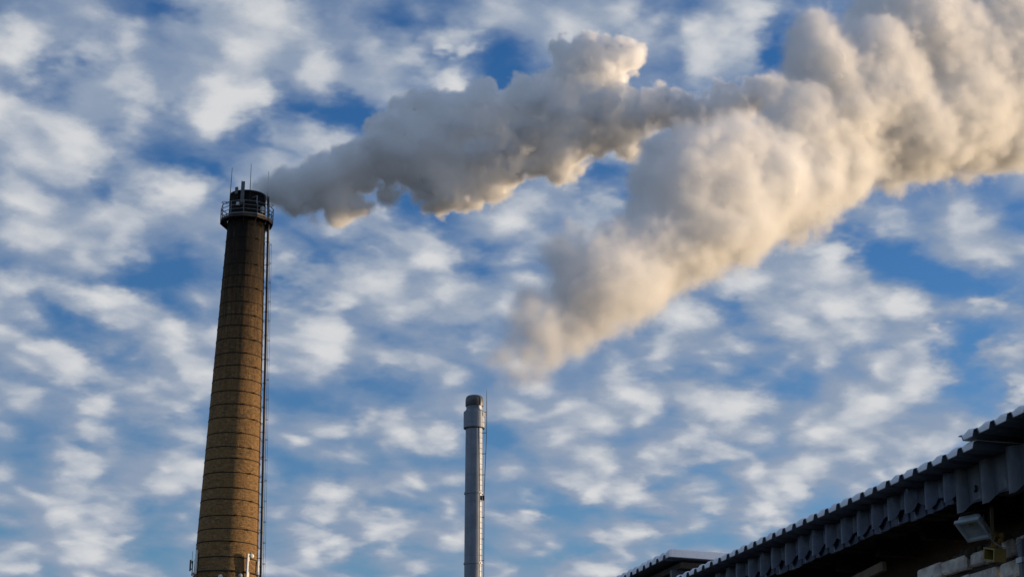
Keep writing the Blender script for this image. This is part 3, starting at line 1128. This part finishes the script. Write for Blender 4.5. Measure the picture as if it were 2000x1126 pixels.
# ------------------------------------------------------------------ steam plumes
def plume_field(G, spheres, blend, amp0, origin, lump, grow):
    """signed distance of a union of puffs, roughened by billowing noise (fields of a geometry node tree)"""
    pos = G.node('GeometryNodeInputPosition').outputs[0]
    amp = G.ramp(G.v('LENGTH', pos), 0.0, grow, 0.30 * amp0, amp0, smooth=False)
    warp = G.noise(pos, 0.16, 2.0, 0.5, out=1)
    wpos = G.v('ADD', pos, G.scale(G.v('SUBTRACT', warp, (0.5, 0.5, 0.5)), G.m('MULTIPLY', amp, 2.2)))
    sdf = None
    soft = G.ramp(G.v('LENGTH', pos), 0.0, grow, 0.15 * blend, blend, smooth=False)
    for (c, r) in spheres:
        e = G.m('SUBTRACT', G.v('DISTANCE', wpos, tuple(c)), r)
        sdf = e if sdf is None else G.m('SMOOTH_MIN', sdf, e, soft)
    # billows: rounded cells at three sizes
    w2 = G.noise(pos, 0.55, 2.0, 0.5, out=1)
    bpos = G.v('ADD', pos, G.scale(G.v('SUBTRACT', w2, (0.5, 0.5, 0.5)), 1.3))
    tot = sdf
    for (cell, h) in ((4.6, 0.75), (1.9, 0.95), (0.85, 0.65)):
        vo = G.node('ShaderNodeTexVoronoi', {'Vector': bpos, 'Scale': 1.0 / cell, 'Randomness': 1.0},
                    feature='F1').outputs['Distance']
        vo = G.m('MULTIPLY', vo, vo)
        tot = G.m('MULTIPLY_ADD', amp, G.m('MULTIPLY_ADD', vo, 1.6 * h * lump, -0.62 * h), tot)
    fb = G.noise(pos, 0.8, 7.0, 0.70)
    tot = G.m('MULTIPLY_ADD', amp, G.m('MULTIPLY_ADD', fb, 2.2, -1.2), tot)
    return pos, tot, G.m('DIVIDE', amp, amp0)


def biggest_piece(me):
    """only the largest connected shell of a mesh: no bubbles inside, no crumbs outside"""
    import numpy as np
    nv = len(me.vertices)
    ed = np.empty(len(me.edges) * 2, np.int32)
    me.edges.foreach_get('vertices', ed)
    a, b = ed[0::2], ed[1::2]
    lab = np.arange(nv)
    while True:
        old = lab.copy()
        m = np.minimum(lab[a], lab[b])
        np.minimum.at(lab, a, m)
        np.minimum.at(lab, b, m)
        for _ in range(3):
            lab = lab[lab]
        if (lab == old).all():
            break
    ids, cnt = np.unique(lab, return_counts=True)
    keep = np.isin(lab, ids[cnt > 0.02 * nv])
    co = np.empty(nv * 3, np.float32)
    me.vertices.foreach_get('co', co)
    co = co.reshape(-1, 3)
    lv = np.empty(len(me.loops), np.int32)
    me.loops.foreach_get('vertex_index', lv)
    ls = np.empty(len(me.polygons), np.int32)
    lt = np.empty(len(me.polygons), np.int32)
    me.polygons.foreach_get('loop_start', ls)
    me.polygons.foreach_get('loop_total', lt)
    pk = keep[lv[ls]]
    lk = np.repeat(pk, lt)
    new = np.cumsum(keep) - 1
    out = bpy.data.meshes.new('piece')
    out.vertices.add(int(keep.sum()))
    out.vertices.foreach_set('co', co[keep].ravel())
    nl = new[lv[lk]].astype(np.int32)
    out.loops.add(len(nl))
    out.loops.foreach_set('vertex_index', nl)
    t2 = lt[pk]
    out.polygons.add(len(t2))
    out.polygons.foreach_set('loop_start', np.concatenate(([0], np.cumsum(t2)[:-1])).astype(np.int32))
    out.update(calc_edges=True)
    out.validate()
    return out


def plume(name, label, spheres, origin, voxel, amp, blend, core_depth, core_mat, fringe_mat, fade, lump, torn, grow, calm):
    spheres = [(c - origin, r) for c, r in spheres]
    lo = Vector([min(c[i] - r for c, r in spheres) - 1.6 for i in range(3)])
    hi = Vector([max(c[i] + r for c, r in spheres) + 1.6 for i in range(3)])
    res = [max(8, int((hi[i] - lo[i]) / voxel)) for i in range(3)]

    def tree(kind, mat):
        t = bpy.data.node_groups.new(name + '_' + kind, 'GeometryNodeTree')
        t.interface.new_socket('Geometry', in_out='OUTPUT', socket_type='NodeSocketGeometry')
        G = NT(t)
        pos, sdf, ripe = plume_field(G, spheres, blend, amp, origin, lump, grow)
        inner = G.m('MULTIPLY', sdf, -1.0)
        vin = {'Min': tuple(lo), 'Max': tuple(hi), 'Resolution X': res[0], 'Resolution Y': res[1], 'Resolution Z': res[2]}
        near = G.v('DISTANCE', pos, (0, 0, 0))
        wisp = G.noise(pos, 1.0, 7.0, 0.70)
        edge = G.ramp(G.m('ADD', inner, G.m('MULTIPLY', ripe, G.m('MULTIPLY_ADD', wisp, torn, -0.5 * torn))), -0.05, core_depth * 1.2)
        dens = G.m('MULTIPLY', G.m('POWER', edge, 1.5), G.ramp(near, fade[0], fade[1], fade[2], 1.0))
        dens = G.m('MAXIMUM', G.m('SUBTRACT', dens, 0.004), 0.0)
        cube = G.node('GeometryNodeVolumeCube', {'Density': dens, 'Background': 0.0, **vin}).outputs[0]
        geo = G.node('GeometryNodeSetMaterial', {'Geometry': cube, 'Material': mat}).outputs[0]
        out = G.node('NodeGroupOutput')
        t.links.new(geo, out.inputs[0])
        return t

    fr = link('vapour_fringe', bpy.data.volumes.new('vapour_fringe'), fringe_mat)
    fr.modifiers.new('fringe', 'NODES').node_group = tree('fringe', fringe_mat)
    # the opaque heart of the plume: a mesh drawn round the dense part of that vapour
    t = bpy.data.node_groups.new(name + '_core', 'GeometryNodeTree')
    t.interface.new_socket('Geometry', in_out='OUTPUT', socket_type='NodeSocketGeometry')
    G = NT(t)
    oi = G.node('GeometryNodeObjectInfo', {'Object': fr}, transform_space='ORIGINAL')
    geo = G.node('GeometryNodeVolumeToMesh', {'Volume': oi.outputs['Geometry'], 'Threshold': 0.90, 'Adaptivity': 0.0}).outputs[0]
    soft = G.node('GeometryNodeBlurAttribute', {'Iterations': calm}, data_type='FLOAT_VECTOR')
    for a_, b_ in ((G.node('GeometryNodeInputPosition').outputs[0], next(i for i in soft.inputs if i.type == 'VECTOR' and i.enabled)),):
        t.links.new(a_, b_)
    geo = G.node('GeometryNodeSetPosition', {'Geometry': geo, 'Position': next(o for o in soft.outputs if o.type == 'VECTOR' and o.enabled)}).outputs[0]
    t.links.new(geo, G.node('NodeGroupOutput').inputs[0])
    tmp = bpy.data.objects.new('tmp', bpy.data.meshes.new('tmp'))
    COL.objects.link(tmp)
    tmp.modifiers.new('core', 'NODES').node_group = t
    dg = bpy.context.evaluated_depsgraph_get()
    dg.update()
    me = bpy.data.meshes.new_from_object(tmp.evaluated_get(dg), depsgraph=dg)
    bpy.data.objects.remove(tmp)
    me = biggest_piece(me)
    me.name = name
    me.materials.clear()
    me.shade_smooth()
    core = link(name, me, core_mat)
    core.location = origin
    fr.parent = core
    tag(core, label, 'steam plume')
    return core


def core_material(scale):
    m, N = material('steam_core')
    bs = N.node('ShaderNodeBsdfPrincipled', {'Base Color': (0.985, 0.985, 0.985, 1), 'Roughness': 1.0, 'Specular IOR Level': 0.0,
                                             'Subsurface Weight': 1.0, 'Subsurface Radius': (1.0, 1.0, 1.0), 'Subsurface Scale': scale})
    N.node('ShaderNodeOutputMaterial', {'Surface': bs.outputs[0]})
    return m


m_fringe1, N = material('steam_fringe')
pv = N.node('ShaderNodeVolumePrincipled', {'Color': (1.0, 1.0, 1.0, 1), 'Density': 3.2, 'Anisotropy': 0.2})
N.node('ShaderNodeOutputMaterial', {'Volume': pv.outputs[0]})
m_fringe, N = material('steam_fringe')
pv = N.node('ShaderNodeVolumePrincipled', {'Color': (1.0, 1.0, 1.0, 1), 'Density': 2.0, 'Anisotropy': 0.2})
N.node('ShaderNodeOutputMaterial', {'Volume': pv.outputs[0]})

rnd = random.Random(3)


def puffs(lst, dist, drift, x0, turn=0.0):
    out = []
    for (px, py, r) in lst:
        dd = dist + drift * (px - x0) / 100.0 + turn * max(0.0, px - 1450) / 100.0 + rnd.uniform(-0.25, 0.25) * r * dist / FPX
        out.append((at_dist(px, py, dd), r * dd / FPX))
    return out


P1 = [(498, 368, 12), (508, 363, 22), (524, 366, 32), (545, 368, 40), (560, 362, 42), (575, 394, 28), (615, 398, 31), (655, 402, 36), (700, 388, 32), (745, 376, 30), (870, 378, 42), (915, 374, 38), (960, 368, 38), (1000, 354, 32), (1080, 330, 40), (800, 208, 30), (850, 220, 36), (825, 240, 40), (780, 255, 45), (545, 366, 28), (580, 362, 42), (620, 355, 50), (660, 385, 36), (655, 345, 58), (700, 325, 62),
      (745, 300, 64), (790, 270, 58), (785, 225, 24), (835, 240, 30), (800, 320, 50), (850, 300, 70), (880, 368, 38), (835, 372, 22),
      (900, 250, 70), (930, 330, 60), (960, 240, 80), (1000, 300, 65), (1040, 230, 88), (1090, 305, 46), (1050, 325, 40), (1110, 170, 70),
      (1100, 110, 28), (1160, 130, 62), (1210, 125, 45), (1150, 230, 75), (1225, 110, 28), (1215, 230, 60), (1290, 220, 45), (1340, 225, 45),
      (1400, 215, 40), (1310, 185, 16), (1440, 205, 45), (1230, 270, 30), (1490, 190, 45), (1410, 175, 20)]
P2 = [(976, 746, 21), (960, 712, 25), (1000, 752, 22), (1042, 754, 22), (1022, 748, 26), (1005, 730, 32), (1044, 728, 31), (982, 700, 33), (1030, 690, 38), (1072, 688, 40), (1115, 670, 40), (1012, 622, 26), (1005, 655, 32), (1050, 645, 48), (1105, 635, 52), (1150, 625, 40),
      (1120, 560, 62), (1095, 500, 42), (1130, 520, 40), (1035, 590, 30), (978, 690, 16), (1150, 580, 72), (1170, 510, 50), (1230, 540, 70), (1200, 565, 66), (1290, 470, 84), (1280, 505, 55),
      (1300, 380, 74), (1280, 295, 38), (1360, 330, 84), (1350, 440, 84), (1410, 300, 62), (1440, 262, 28), (1430, 420, 88), (1500, 360, 95),
      (1380, 480, 44), (1480, 440, 50), (1560, 410, 45), (1580, 350, 84), (1650, 330, 64), (1560, 250, 84), (1640, 230, 104), (1600, 130, 75),
      (1700, 130, 104), (1760, 240, 104), (1750, 40, 92), (1850, 100, 124), (1850, 235, 104), (1900, 0, 114), (1950, 200, 124), (1970, 80, 124),
      (2020, 90, 120), (2040, 215, 100), (1900, 285, 50), (1970, 290, 52), (1800, 180, 110), (1850, 175, 112), (1900, 130, 115), (1925, 60, 115), (1975, 160, 110), (1955, 255, 72), (1850, 280, 62), (1750, 300, 55), (1700, 200, 100), (1800, 60, 100), (1800, 305, 40), (1500, 170, 26), (1590, 70, 45)]
VOX = 0.13
plume('steam_plume', 'grey billowing steam plume drifting right from the mouth of the brick chimney', puffs(P1, CH_D, 0.1, 520),
      at_dist(505, 370, CH_D), VOX, 0.85, 0.9, 0.62, core_material(9.0), m_fringe1, (0.1, 1.8, 0.6), 1.1, 1.2, 11.0, 26)
plume('steam_plume', 'broad cream sunlit steam plume climbing to the upper right above the thin metal stack', puffs(P2, ST_D, 2.5, 980, 2.3),
      at_dist(965, 765, ST_D), VOX, 1.0, 2.8, 1.55, core_material(10.0), m_fringe, (0.0, 2.5, 0.7), 0.66, 2.6, 16.0, 45)
